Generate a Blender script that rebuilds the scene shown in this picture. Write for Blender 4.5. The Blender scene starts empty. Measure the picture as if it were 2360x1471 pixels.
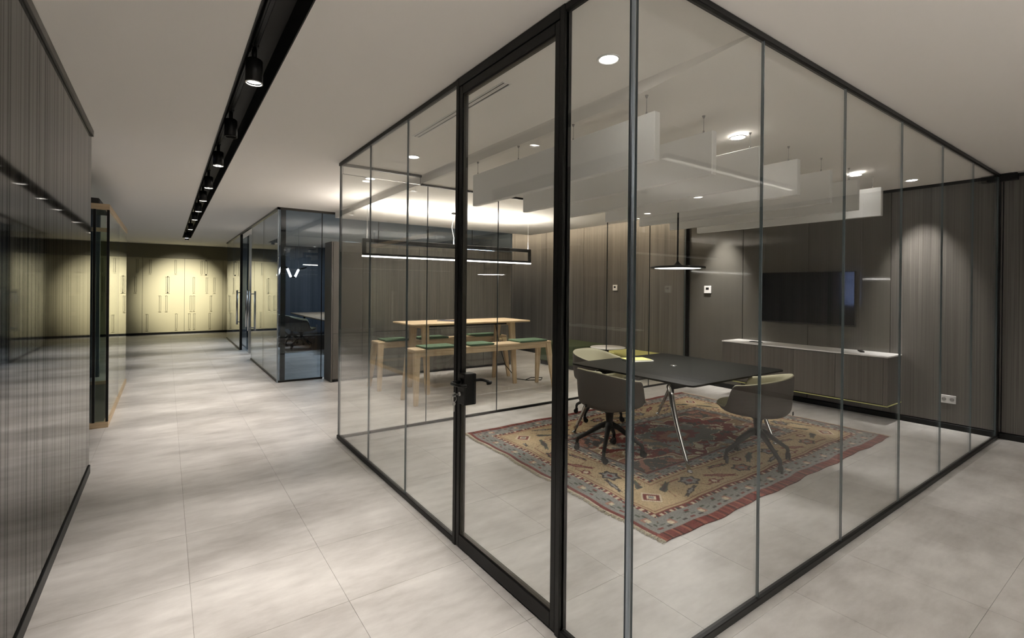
import bpy, bmesh, math, random
import numpy as np
from mathutils import Vector, Matrix
random.seed(7)
rng = np.random.RandomState(7)
S = bpy.context.scene
COL = S.collection
PI = math.pi

# ------------------------------------------------------------------ camera
CF, CCY, YAW, PITCH, ROLL, EYE = 1125.8, 667.51, 0.6157139, -0.002606, 0.0098, 1.53
def cam_axes():
    c, s = math.cos(YAW), math.sin(YAW)
    F = Vector((s*math.cos(PITCH), c*math.cos(PITCH), math.sin(PITCH)))
    R0 = Vector((c, -s, 0)); U0 = R0.cross(F)
    return (R0*math.cos(ROLL)+U0*math.sin(ROLL), -R0*math.sin(ROLL)+U0*math.cos(ROLL), F)
AR, AU, AF = cam_axes()
cd = bpy.data.cameras.new('camera'); co = bpy.data.objects.new('camera', cd); COL.objects.link(co)
M = Matrix((AR, AU, -AF)).transposed().to_4x4(); M.translation = (0, 0, EYE)
co.matrix_world = M
cd.sensor_width = 36; cd.lens = 36*CF/2360; cd.shift_y = -(735.5-CCY)/2360
cd.clip_start = .02; cd.clip_end = 200
S.camera = co
def project(p):
    d = Vector(p)-Vector((0, 0, EYE)); z = d.dot(AF)
    if z < .05: return (-1e6, 1e6, z)
    return (1180+CF*d.dot(AR)/z, CCY-CF*d.dot(AU)/z, z)

# ------------------------------------------------------------------ world, exposure, sampling
w = bpy.data.worlds.new('world'); S.world = w; w.use_nodes = True
w.node_tree.nodes['Background'].inputs[0].default_value = (.20, .30, .55, 1)
w.node_tree.nodes['Background'].inputs[1].default_value = .35
S.view_settings.view_transform = 'Standard'; S.view_settings.look = 'None'
S.view_settings.gamma = 1; S.view_settings.use_curve_mapping = False
S.view_settings.exposure = 2.12
cy = S.cycles
cy.transparent_max_bounces = 40; cy.max_bounces = 10; cy.diffuse_bounces = 6; cy.glossy_bounces = 6
cy.caustics_reflective = True; cy.caustics_refractive = False; cy.blur_glossy = 1.0
cy.sample_clamp_indirect = 3.0; cy.use_denoising = True

# light levels (W)
W_TRACK, W_DOWN, W_NEAR, W_DISC, W_BAR_UP, W_BAR_DN, W_COVE = 34, 4, .5, 7, 17, 4, 12
W_WALL = 72
W_NEAR_UP = 52
WARM = (1.0, .915, .83); NEUT = (1.0, .95, .91)

# ------------------------------------------------------------------ materials
def principled(name, col, rough=.5, metal=0, spec=.5, coat=0, coat_r=.05, emit=None, es=0):
    m = bpy.data.materials.new(name); m.use_nodes = True
    b = m.node_tree.nodes['Principled BSDF']
    b.inputs['Base Color'].default_value = (*col, 1); b.inputs['Roughness'].default_value = rough
    b.inputs['Metallic'].default_value = metal; b.inputs['Specular IOR Level'].default_value = spec
    b.inputs['Coat Weight'].default_value = coat; b.inputs['Coat Roughness'].default_value = coat_r
    if emit:
        b.inputs['Emission Color'].default_value = (*emit, 1); b.inputs['Emission Strength'].default_value = es
    return m
def nodes(m): return m.node_tree.nodes, m.node_tree.links, m.node_tree.nodes['Principled BSDF']
def streaks(m, c0, c1, scale=(90, 90, 1.2), detail=4, lo=.35, hi=.65, bump=0, island=False, c2=None, scale2=None):
    n, l, b = nodes(m)
    tc = n.new('ShaderNodeTexCoord'); mp = n.new('ShaderNodeMapping'); mp.inputs['Scale'].default_value = scale
    no = n.new('ShaderNodeTexNoise'); no.inputs['Scale'].default_value = 1; no.inputs['Detail'].default_value = detail
    no.inputs['Roughness'].default_value = .6
    cr = n.new('ShaderNodeValToRGB'); cr.color_ramp.elements[0].position = lo; cr.color_ramp.elements[1].position = hi
    cr.color_ramp.elements[0].color = (*c0, 1); cr.color_ramp.elements[1].color = (*c1, 1)
    l.new(tc.outputs['Object'], mp.inputs[0]); l.new(mp.outputs[0], no.inputs['Vector']); l.new(no.outputs['Fac'], cr.inputs[0])
    out = cr.outputs[0]
    if scale2:
        mp2 = n.new('ShaderNodeMapping'); mp2.inputs['Scale'].default_value = scale2
        n2 = n.new('ShaderNodeTexNoise'); n2.inputs['Scale'].default_value = 1; n2.inputs['Detail'].default_value = 5
        l.new(tc.outputs['Object'], mp2.inputs[0]); l.new(mp2.outputs[0], n2.inputs['Vector'])
        cr2 = n.new('ShaderNodeValToRGB'); cr2.color_ramp.elements[0].position = .3; cr2.color_ramp.elements[1].position = .7
        cr2.color_ramp.elements[0].color = (.72, .72, .72, 1); cr2.color_ramp.elements[1].color = (1.2, 1.2, 1.2, 1)
        l.new(n2.outputs['Fac'], cr2.inputs[0])
        mx = n.new('ShaderNodeMix'); mx.data_type = 'RGBA'; mx.blend_type = 'MULTIPLY'; mx.inputs[0].default_value = 1
        l.new(out, mx.inputs[6]); l.new(cr2.outputs[0], mx.inputs[7]); out = mx.outputs[2]
    l.new(out, b.inputs['Base Color'])
    if bump:
        bp = n.new('ShaderNodeBump'); bp.inputs['Strength'].default_value = bump; bp.inputs['Distance'].default_value = .002
        l.new(no.outputs['Fac'], bp.inputs['Height']); l.new(bp.outputs[0], b.inputs['Normal'])
    return m
def glass(name, tint, r0=.034):
    m = bpy.data.materials.new(name); m.use_nodes = True
    n, l = m.node_tree.nodes, m.node_tree.links; n.clear()
    o = n.new('ShaderNodeOutputMaterial'); mx = n.new('ShaderNodeMixShader')
    t = n.new('ShaderNodeBsdfTransparent'); t.inputs[0].default_value = (*tint, 1)
    g = n.new('ShaderNodeBsdfGlossy'); g.inputs['Roughness'].default_value = 0.0; g.inputs[0].default_value = (1, 1, 1, 1)
    lw = n.new('ShaderNodeLayerWeight')
    p = n.new('ShaderNodeMath'); p.operation = 'POWER'; p.inputs[1].default_value = 5
    a = n.new('ShaderNodeMath'); a.operation = 'MULTIPLY_ADD'; a.inputs[1].default_value = 1-r0; a.inputs[2].default_value = r0
    l.new(lw.outputs['Facing'], p.inputs[0]); l.new(p.outputs[0], a.inputs[0]); l.new(a.outputs[0], mx.inputs[0])
    l.new(t.outputs[0], mx.inputs[1]); l.new(g.outputs[0], mx.inputs[2]); l.new(mx.outputs[0], o.inputs[0])
    return m
def emissive(name, col, strength):
    m = principled(name, (.8, .8, .8), .5, emit=col, es=strength)
    m.cycles.emission_sampling = 'NONE'
    return m

m_black = principled('black_metal', (.008, .008, .0075), .42, spec=.25)
m_black_matt = principled('black_matt', (.012, .012, .011), .6)
m_glass = glass('clear_glass', (.975, .98, .972))
m_glass2 = glass('smoked_glass', (.62, .68, .73), .05)
m_glass3 = glass('green_glass', (.93, .97, .93))
m_edge = principled('glass_edge', (.10, .13, .14), .15, spec=.8)
m_chrome_edge = principled('glass_corner', (.30, .35, .40), .25, metal=.85)
m_steel = principled('brushed_steel', (.55, .55, .54), .28, metal=1)
m_chrome = principled('chrome', (.55, .55, .55), .10, metal=1)
m_ceiling = principled('ceiling_paint', (.90, .875, .835), .9, spec=.1)
m_white = principled('white_plastic', (.78, .77, .75), .4)
m_paper = principled('paper', (.80, .79, .76), .7)
m_lime = principled('lime_cover', (.56, .55, .20), .6)
m_felt = principled('grey_felt', (.86, .86, .85), .95, spec=.1)
m_oak = streaks(principled('oak', (.6, .45, .28), .5), (.52, .385, .235), (.70, .55, .36), (3, 45, 45), lo=.3, hi=.7)
m_oak_leg = streaks(principled('oak_leg', (.6, .45, .28), .5), (.52, .385, .235), (.70, .55, .36), (45, 45, 3), lo=.3, hi=.7)
m_green = principled('green_felt', (.115, .175, .115), .95, spec=.1)
m_darkgreen = principled('dark_green_fabric', (.065, .080, .045), .95, spec=.1)
m_shell = principled('taupe_shell', (.115, .103, .094), .8, spec=.2)
m_beige = principled('beige_inside', (.40, .38, .27), .85, spec=.2)
m_tabletop = principled('black_tabletop', (.014, .015, .0135), .40, spec=.12)
m_screen = principled('tv_screen', (.006, .007, .009), .06, spec=.5)
m_lacquer = principled('taupe_lacquer', (.100, .094, .080), .05, spec=.4)
m_wood = streaks(principled('grey_veneer', (.1, .09, .08), .42), (.062, .056, .050), (.160, .148, .132), (70, 70, .5), 5, .3, .7, scale2=(9, 9, .15))
m_wood_side = streaks(principled('sideboard_veneer', (.1, .09, .08), .5), (.075, .066, .056), (.135, .12, .104), (60, 60, .6), 5, .3, .7)
m_wood_block = streaks(principled('block_veneer', (.1, .09, .08), .35), (.060, .056, .048), (.130, .122, .106), (60, 60, .6), 5, .3, .7)
m_block_side = principled('block_lacquer', (.095, .088, .078), .4)
m_navy = streaks(principled('night_blue_wall', (.03, .04, .055), .4), (.045, .055, .070), (.085, .100, .125), (12, 12, .1), 3)
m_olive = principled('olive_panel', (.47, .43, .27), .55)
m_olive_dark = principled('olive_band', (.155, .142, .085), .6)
m_reed = streaks(principled('reeded_laminate', (.04, .037, .03), .05, spec=.4), (.004, .0036, .003), (.040, .036, .030), (1, 38, .03), 3, .40, .60, scale2=(1, 9, .05))
n, l, b = nodes(m_reed)
cr_ = [x for x in n if x.type == 'VALTORGB'][0]
mr_ = n.new('ShaderNodeMapRange'); mr_.inputs[1].default_value = .38; mr_.inputs[2].default_value = .62; mr_.inputs[3].default_value = .03; mr_.inputs[4].default_value = .30
l.new([x for x in n if x.type == 'TEX_NOISE'][0].outputs['Fac'], mr_.inputs[0]); l.new(mr_.outputs[0], b.inputs['Specular IOR Level'])
m_trim = principled('dark_bronze_trim', (.05, .046, .038), .35, metal=.4)
m_joint = principled('tile_joint', (.30, .28, .26), .9)
m_lamp = emissive('lamp_glow', (1, .96, .90), 8)
m_lamp_soft = emissive('lamp_glow_soft', (1, .97, .92), 1.6)
m_bar = emissive('bar_glow', (1, .97, .90), 3.0)
m_zig = emissive('zigzag_glow', (1, .96, .9), 1.6)
m_dusk = emissive('dusk_sky', (.36, .48, .95), 1.1)
m_dusk.cycles.emission_sampling = 'AUTO'
m_lamp_dim = emissive('lamp_glow_dim', (1, .93, .80), .35)
m_rod = principled('lamp_black', (.012, .012, .012), .3)
m_cable = principled('wire_grey', (.32, .31, .30), .4)
m_lampwhite = principled('cable_white', (.7, .69, .66), .5)

# floor tile: cloudy, brushed cement look
m_tile = principled('cement_tile', (.43, .41, .385), .42, spec=.4)
n, l, b = nodes(m_tile)
tc = n.new('ShaderNodeNewGeometry')
def fnoise(scale, detail, rough=.55):
    mp = n.new('ShaderNodeMapping'); mp.inputs['Scale'].default_value = scale
    mp.inputs['Rotation'].default_value = (0, 0, .12)
    no = n.new('ShaderNodeTexNoise'); no.inputs['Scale'].default_value = 1; no.inputs['Detail'].default_value = detail; no.inputs['Roughness'].default_value = rough
    l.new(tc.outputs['Position'], mp.inputs[0]); l.new(mp.outputs[0], no.inputs['Vector']); return no.outputs['Fac']
f1 = fnoise((1.0, 2.4, 1), 7); f2 = fnoise((4, 10, 1), 7, .65)
ad = n.new('ShaderNodeMath'); ad.operation = 'MULTIPLY_ADD'; ad.inputs[1].default_value = .35; l.new(f2, ad.inputs[0])
m1 = n.new('ShaderNodeMath'); m1.operation = 'MULTIPLY'; m1.inputs[1].default_value = .65; l.new(f1, m1.inputs[0]); l.new(m1.outputs[0], ad.inputs[2])
oi = n.new('ShaderNodeObjectInfo'); mo = n.new('ShaderNodeMath'); mo.operation = 'MULTIPLY_ADD'; mo.inputs[1].default_value = .05
l.new(oi.outputs['Random'], mo.inputs[0]); l.new(ad.outputs[0], mo.inputs[2])
cr = n.new('ShaderNodeValToRGB'); cr.color_ramp.elements[0].position = .36; cr.color_ramp.elements[1].position = .68
cr.color_ramp.elements[0].color = (.43, .412, .392, 1); cr.color_ramp.elements[1].color = (.78, .765, .745, 1)
l.new(mo.outputs[0], cr.inputs[0]); l.new(cr.outputs[0], b.inputs['Base Color'])
rr = n.new('ShaderNodeMapRange'); rr.inputs[3].default_value = .34; rr.inputs[4].default_value = .52
l.new(f1, rr.inputs[0]); l.new(rr.outputs[0], b.inputs['Roughness'])

# ------------------------------------------------------------------ geometry helpers
def new(): return bmesh.new()
def box(bm, x0, x1, y0, y1, z0, z1, bev=0, seg=1, mi=0):
    r = bmesh.ops.create_cube(bm, size=1); vs = r['verts']
    for v in vs:
        v.co = ((x0+x1)/2+v.co.x*(x1-x0), (y0+y1)/2+v.co.y*(y1-y0), (z0+z1)/2+v.co.z*(z1-z0))
    fs = set(f for v in vs for f in v.link_faces)
    for f in fs: f.material_index = mi
    if bev:
        es = list(set(e for v in vs for e in v.link_edges))
        bmesh.ops.bevel(bm, geom=es, offset=bev, segments=seg, affect='EDGES', profile=.5)
    return bm
def cyl(bm, c, r, h, seg=24, r2=None, mi=0, axis='z'):
    before = set(bm.faces)
    rot = {'z': Matrix(), 'x': Matrix.Rotation(PI/2, 4, 'Y'), 'y': Matrix.Rotation(PI/2, 4, 'X')}[axis]
    bmesh.ops.create_cone(bm, cap_ends=True, segments=seg, radius1=r, radius2=r if r2 is None else r2, depth=h,
                          matrix=Matrix.Translation(Vector(c)) @ rot)
    for f in set(bm.faces)-before:
        f.material_index = mi
        if len(f.verts) == 4: f.smooth = True
    return bm
def tube(bm, pts, rad, seg=10, mi=0):
    pts = [Vector(p) for p in pts]; n = len(pts); rad = rad if isinstance(rad, (list, tuple)) else [rad]*n
    rings = []; up = Vector((0, 0, 1))
    prev = None
    for i, p in enumerate(pts):
        d = (pts[min(i+1, n-1)]-pts[max(i-1, 0)]).normalized()
        if prev is None:
            a = d.cross(up if abs(d.z) < .9 else Vector((1, 0, 0))).normalized()
        else:
            a = (prev-d*prev.dot(d)).normalized()
        prev = a; b_ = d.cross(a)
        rings.append([bm.verts.new(p+(a*math.cos(2*PI*k/seg)+b_*math.sin(2*PI*k/seg))*rad[i]) for k in range(seg)])
    for i in range(n-1):
        for k in range(seg):
            f = bm.faces.new((rings[i][k], rings[i][(k+1) % seg], rings[i+1][(k+1) % seg], rings[i+1][k])); f.smooth = True; f.material_index = mi
    for rg, fl in ((rings[0], 1), (rings[-1], 0)):
        f = bm.faces.new(rg[::-1] if fl else rg); f.material_index = mi
    return bm
def lathe(bm, prof, c=(0, 0, 0), seg=32, mi=0):
    rings = []
    for r, z in prof:
        if r < 1e-5: rings.append([bm.verts.new((c[0], c[1], c[2]+z))])
        else: rings.append([bm.verts.new((c[0]+r*math.cos(2*PI*k/seg), c[1]+r*math.sin(2*PI*k/seg), c[2]+z)) for k in range(seg)])
    for a, b_ in zip(rings, rings[1:]):
        for k in range(seg):
            k2 = (k+1) % seg
            if len(a) == 1 and len(b_) == 1: continue
            vs = (a[0], b_[k2], b_[k]) if len(a) == 1 else (a[k], a[k2], b_[0]) if len(b_) == 1 else (a[k], a[k2], b_[k2], b_[k])
            f = bm.faces.new(vs); f.smooth = True; f.material_index = mi
    return bm
def prism(bm, poly, z0, z1, mi=0):
    a = [bm.verts.new((x, y, z0)) for x, y in poly]; b_ = [bm.verts.new((x, y, z1)) for x, y in poly]
    k = len(poly)
    for i in range(k):
        bm.faces.new((a[i], a[(i+1) % k], b_[(i+1) % k], b_[i])).material_index = mi
    bm.faces.new(a[::-1]).material_index = mi; bm.faces.new(b_).material_index = mi
    return bm
ORG = {}
def tag(o, label=None, cat=None, group=None, kind=None):
    if label: o['label'] = label
    if cat: o['category'] = cat
    if group: o['group'] = group
    if kind: o['kind'] = kind
    return o
def thing(name, label, cat, loc=(0, 0, 0), rz=0, group=None):
    o = bpy.data.objects.new(name, None); COL.objects.link(o); o.location = loc; o.rotation_euler = (0, 0, rz)
    o.empty_display_size = .1
    ORG[o.name] = Vector(loc)
    return tag(o, label, cat, group)
def obj(name, bm, mats, parent=None, local=False):
    """bm in world coordinates (local=True: already relative to the thing)"""
    bmesh.ops.recalc_face_normals(bm, faces=bm.faces)
    off = Vector((0, 0, 0))
    if parent is not None and not local: off = ORG.get(parent.name, off)
    if off.length: bmesh.ops.translate(bm, verts=bm.verts, vec=-off)
    me = bpy.data.meshes.new(name); bm.to_mesh(me); bm.free()
    for m in (mats if isinstance(mats, (list, tuple)) else [mats]): me.materials.append(m)
    o = bpy.data.objects.new(name, me); COL.objects.link(o)
    if parent is not None: o.parent = parent
    ORG[o.name] = off
    return o
def solid(name, bm, mats, label, cat, loc, group=None):
    """a thing that is one mesh, its origin at loc"""
    bmesh.ops.translate(bm, verts=bm.verts, vec=-Vector(loc))
    o = obj(name, bm, mats); o.location = loc; ORG[o.name] = Vector(loc)
    return tag(o, label, cat, group)
def struct(name, bm, mats, parent=None):
    return tag(obj(name, bm, mats, parent), kind='structure' if parent is None else None)
def copy_tree(o, parent=None):
    c = o.copy(); COL.objects.link(c); c.parent = parent
    if o.name in ORG: ORG[c.name] = ORG[o.name]
    for ch in [x for x in o.children]: copy_tree(ch, c)
    return c
def lamp_data(kind, name, power, col, **k):
    d = bpy.data.lights.new(name, kind); d.energy = power; d.color = col
    for a, v in k.items(): setattr(d, a, v)
    return d
def put_light(d, loc, parent=None, rot=(0, 0, 0)):
    o = bpy.data.objects.new('bulb', d); COL.objects.link(o); o.location = loc; o.rotation_euler = rot
    if parent is not None: o.parent = parent
    return o

# ------------------------------------------------------------------ main dimensions
H, HS = 2.774, 2.68
XA, YB, YC, XD, XL = 1.41, 1.227, 5.0, 7.17, -.502
XS = 2.30
YFAR = 18.5

# ------------------------------------------------------------------ floor
fl = struct('floor', box(new(), -7.0, 7.4, -5.0, YFAR+.1, -.12, -.004), m_joint)
TX, TY, X0, Y0, GAP = .628, .600, .108, 1.185, .0016
tiles = []
for i in range(-12, 12):
    for j in range(-11, 30):
        x0, y0 = X0+i*TX, Y0+j*TY
        x1, y1 = min(x0+TX, 7.4), min(y0+TY, YFAR+.05)
        x0, y0 = max(x0, -7), max(y0, -5)
        if x1-x0 < .05 or y1-y0 < .05: continue
        px, py, z = project(((x0+x1)/2, (y0+y1)/2, 0))
        vis = -350 < px < 2700 and py < 1800 and z > .4
        if vis and (x1 < XL and y1 < 5.2): vis = False
        tiles.append((0 if vis else 1, z if vis else 99, x0, x1, y0, y1))
tiles.sort()
def tile_bm(bm, x0, x1, y0, y1):
    g = GAP/2
    return box(bm, x0+g, x1-g, y0+g, y1-g, -.010, 0)
tile_mesh = None
for k, (_, _, x0, x1, y0, y1) in enumerate(tiles[:300]):
    full = abs(x1-x0-TX) < 1e-6 and abs(y1-y0-TY) < 1e-6
    if full and tile_mesh is not None:
        o = bpy.data.objects.new('tile', tile_mesh); COL.objects.link(o); o.parent = fl
    else:
        b_ = tile_bm(new(), -(x1-x0)/2, (x1-x0)/2, -(y1-y0)/2, (y1-y0)/2)
        o = obj('tile', b_, m_tile, fl, local=True)
        if full: tile_mesh = o.data
    o.location = ((x0+x1)/2, (y0+y1)/2, 0)
bm = new()
for t in tiles[300:]: tile_bm(bm, *t[2:])
tag(obj('tile_field', bm, m_tile, fl), kind='stuff')

# ------------------------------------------------------------------ ceiling and its recess
CH0, CH1, CHY = .33, .52, 15.4
ce = new(); T = 3.05
box(ce, -7.0, CH0, -5, YFAR, H, T); box(ce, CH1, XS, -5, YFAR, H, T); box(ce, CH0, CH1, CHY, YFAR, H, T)
box(ce, XS, 7.4, -5, YB+.03, H, T)
box(ce, XS, 6.10, 2.15, YC+.02, HS, T)
ra = [[ce.verts.new((x, y, z)) for y, z in ((YB+.03, 2.760), (2.15, HS), (2.15, T), (YB+.03, T))] for x in (XS, 6.10)]
for q in range(4): ce.faces.new((ra[0][q], ra[0][(q+1) % 4], ra[1][(q+1) % 4], ra[1][q]))
ce.faces.new(ra[0]); ce.faces.new(ra[1]); box(ce, 6.10, 7.4, YB+.03, YC+.02, H, T)
box(ce, XS, 6.40, YC+.02, 8.40, HS, T); box(ce, 6.40, 7.4, YC+.02, YFAR, 2.95, T)
box(ce, XS, 6.40, 8.40, YFAR, H, T)
struct('ceiling', ce, m_ceiling)
tr = new()
box(tr, CH0, CH0+.006, -5, CHY, H-.004, 2.94); box(tr, CH1-.006, CH1, -5, CHY, H-.004, 2.94)
box(tr, CH0, CH1, -5, CHY, 2.93, 2.945); box(tr, CH0, CH1, CHY-.006, CHY, H-.004, 2.94)
t1 = struct('trim_1', tr, m_black_matt)
tag(t1, 'long black recessed light channel running down the corridor ceiling', 'light channel')
trk = new(); box(trk, .385, .42, -5, CHY-.02, 2.895, 2.93, .003); box(trk, .397, .408, -5, CHY-.02, 2.890, 2.896)
obj('track_rail', trk, m_black, t1)

# ------------------------------------------------------------------ walls
def wallbox(name, a, m, par=None): return struct(name, box(new(), *a), m, par)
# left: reeded glossy panels
wl = wallbox('wall_left', (-.66, -.522, -5, 5.17, 0, H), m_black_matt)
ys = [5.185-.98*k for k in range(0, 11)]
for a, b_ in zip(ys[1:], ys[:-1]):
    p = obj('panel', box(new(), -.524, -.502, max(a, -4.99)+.003, b_-.003, .075, 2.715), m_reed, wl)
obj('end_strip', box(new(), -.66, -.502, 5.185, 5.192, 0, H-.03), m_trim, wl)
tl = struct('trim_2', box(box(new(), -.66, -.488, -5, 5.192, 2.722, 2.768), -.66, -.51, -5, 5.19, 2.715, 2.722), m_trim)
struct('baseboard_left', box(new(), -.66, -.494, -5, 5.192, 0, .068, .002), m_black)
# far olive wall with routed slots
wf = wallbox('wall_far', (-3.2, 7.4, YFAR, YFAR+.12, 0, 2.774), m_black_matt)
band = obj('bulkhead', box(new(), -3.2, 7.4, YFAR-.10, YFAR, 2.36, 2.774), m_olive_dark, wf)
px = [-1.66, -.592, .465, 1.503, 2.56, 3.62, 4.68]
for a, b_ in zip(px, px[1:]):
    p = obj('panel', box(new(), a+.004, b_-.004, YFAR-.04, YFAR, .07, 2.36), m_olive, wf)
    for (z0, z1) in ((1.85, 2.33), (1.27, 1.80), (.70, 1.22), (.13, .66)):
        for _ in range(random.choice((2, 3, 3))):
            x = random.uniform(a+.08, b_-.08)
            s = new(); box(s, x-.014, x+.014, YFAR-.068, YFAR-.04, z0+.02, z1-.02)
            for zz in (z0, z1-.03): box(s, x-.032, x+.032, YFAR-.068, YFAR-.04, zz, zz+.03)
            sm_ = obj('slot_moulding', s, m_olive, p)
            obj('shade_strip', box(box(new(), x+.014, x+.026, YFAR-.0425, YFAR-.04, z0+.03, z1-.03), x-.026, x-.014, YFAR-.0425, YFAR-.04, z0+.03, z1-.03), m_olive_dark, sm_)  # dark strips paint shade along both sides of each raised moulding
struct('baseboard_far', box(new(), -1.66, 4.68, YFAR-.05, YFAR, 0, .07), m_black)
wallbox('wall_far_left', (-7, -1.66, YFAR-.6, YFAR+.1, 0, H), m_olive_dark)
# right wall: veneer, lacquer, veneer
wr = wallbox('wall_right', (7.19, 7.36, -5, YFAR, 0, 2.95), m_black_matt)
def rpanel(y0, y1, m, z1=2.735): return obj('panel', box(new(), XD, 7.192, y0+.004, y1-.004, .07, z1), m, wr)
for a, b_ in ((4.046, 4.975), (3.116, 4.046), (2.184, 3.116)): rpanel(a, b_, m_lacquer)
rpanel(1.215, 2.184, m_wood)
for k in range(5): rpanel(1.213-1.22*(k+1), 1.213-1.22*k, m_wood)
for k in range(6): rpanel(5.03+1.25*k, 5.03+1.25*(k+1), m_wood, 2.95)
struct('baseboard_right', box(box(new(), 7.155, 7.19, -5, 4.97, 0, .06, .002), 7.155, 7.19, 5.03, 12, 0, .06, .002), m_black)
wallbox('wall_near', (-.66, 7.36, -5.12, -5, 0, T), m_wood)
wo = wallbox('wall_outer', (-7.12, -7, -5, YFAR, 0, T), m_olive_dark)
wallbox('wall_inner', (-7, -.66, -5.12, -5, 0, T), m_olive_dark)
win = struct('window_1', box(new(), -6.99, -6.985, 7.15, 7.95, 1.0, 2.3), m_dusk)
fr = new()
for y in (7.15, 7.95): box(fr, -7, -6.94, y-.03, y+.03, .97, 2.33)
for z in (1.0, 1.93, 2.3): box(fr, -7, -6.94, 7.15, 7.95, z-.02, z+.02)
obj('window_frame', fr, m_black, win)
wb = wallbox('wall_back_left', (-6.9, -.90, 10.5, 10.62, 0, H), m_navy)

# ------------------------------------------------------------------ glass partitions
def pane(p, axis, at, a0, a1, z0, z1, m, th=.012, em=None):
    b_ = new()
    if axis == 'x': box(b_, at-th/2, at+th/2, a0, a1, z0, z1)
    else: box(b_, a0, a1, at-th/2, at+th/2, z0, z1)
    b_.normal_update()
    for f in b_.faces:
        big = abs(f.normal.x) > .9 if axis == 'x' else abs(f.normal.y) > .9
        f.material_index = 0 if big else 1
    return obj('glass_pane', b_, [m, em or m_edge], p)
def joint(p, axis, at, a, z0, z1, wd=.007, m=None, name='joint_strip'):
    b_ = new()
    if axis == 'x': box(b_, at-.0064, at+.0064, a-wd/2, a+wd/2, z0, z1)
    else: box(b_, a-wd/2, a+wd/2, at-.0064, at+.0064, z0, z1)
    return obj(name, b_, m or m_edge, p)
GXA, GYB, GYC = XA+.016, YB+.016, YC+.015
FD = .032
ZB, ZT = .036, 2.742
# side along the corridor
pa = thing('glass_partition', 'clear glass partition with black rails beside the corridor, holding the door', 'partition', (XA, 3.1, 0))
obj('bottom_rail', box(box(new(), XA, XA+FD, 2.585, YC+.03, 0, ZB, .003), XA, XA+FD, YB, 1.611, 0, ZB, .003), m_black, pa)
obj('top_rail', box(new(), XA, XA+FD, YB, YC+.03, ZT, H, .003), m_black, pa)
ya = [1.245, 1.611]; yb_ = [2.585, 3.337, 4.131, 5.004]
pane(pa, 'x', GXA, ya[0]+.01, ya[1], ZB-.01, ZT+.01, m_glass)
for a, b_ in zip(yb_, yb_[1:]): pane(pa, 'x', GXA, a+.004, b_-.004, ZB-.01, ZT+.01, m_glass)
for y in yb_[1:-1]: joint(pa, 'x', GXA, y, ZB, ZT, .006)
for y0, y1 in ((1.611, 1.642), (2.552, 2.585)):
    obj('door_jamb', box(new(), XA-.004, XA+.042, y0, y1, 0, H, .003), m_black, pa)
obj('door_head', box(new(), XA-.004, XA+.042, 1.642, 2.552, 2.722, H, .003), m_black, pa)
# door
gd = thing('glass_door', 'black framed glass door with lever handle and keys in its lock', 'door', (XA, 1.62, 0))
D0, D1, DZ0, DZ1 = 1.645, 2.549, .008, 2.718
for y0, y1 in ((D0, D0+.034), (D1-.036, D1)):
    obj('stile', box(new(), XA, XA+.042, y0, y1, DZ0, DZ1, .003), m_black, gd)
obj('rail', box(new(), XA, XA+.042, D0+.034, D1-.036, DZ0, .082, .003), m_black, gd)
obj('rail', box(new(), XA, XA+.042, D0+.034, D1-.036, 2.668, DZ1, .003), m_black, gd)
bead = new()
for z in (.082, 2.661): box(bead, XA+.008, XA+.034, D0+.034, D1-.036, z, z+.007)
for y in (D0+.034, D1-.043): box(bead, XA+.008, XA+.034, y, y+.007, .089, 2.661)
obj('glazing_bead', bead, m_trim, gd)
pane(gd, 'x', XA+.021, D0+.037, D1-.039, .085, 2.665, m_glass)
lk = new(); box(lk, XA-.018, XA+.060, 2.425, 2.500, .855, 1.035, .006, 2)
lock = obj('lock_case', lk, m_black, gd)
for sx in (-1, 1):
    xo = XA-.018 if sx < 0 else XA+.060
    h_ = new()
    tube(h_, [(xo, 2.477, .985), (xo+sx*.035, 2.477, .985), (xo+sx*.055, 2.473, .985), (xo+sx*.066, 2.457, .985), (xo+sx*.066, 2.405, .985), (xo+sx*.062, 2.370, .985), (xo+sx*.050, 2.357, .985), (xo+sx*.030, 2.354, .985)], .0095, 10)
    cyl(h_, (xo+sx*.004, 2.477, .985), .022, .008, 20, axis='x')
    obj('lever_handle', h_, m_black, gd)
ky = thing('key_bunch', 'small brass keys hanging in the lock of the glass door', 'keys', (XA-.03, 2.4770, .915))
k1 = new(); cyl(k1, (XA-.02, 2.4770, .915), .011, .01, 16, axis='x'); box(k1, XA-.062, XA-.022, 2.4755, 2.4785, .910, .920); cyl(k1, (XA-.058, 2.4770, .915), .013, .003, 16, axis='y')
obj('key', k1, m_steel, ky)
k2 = new(); tube(k2, [(XA-.058+.016*math.cos(a), 2.4770+.004*math.sin(a), .893+.018*math.sin(a)) for a in np.linspace(0, 2*PI, 17)], .0013, 6)
obj('key_ring', k2, m_steel, ky)
k3 = new(); cyl(k3, (XA-.058, 2.4790, .862), .011, .003, 14, axis='y'); box(k3, XA-.062, XA-.054, 2.4770, 2.4810, .818, .855)
obj('key', k3, m_steel, ky)
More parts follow.
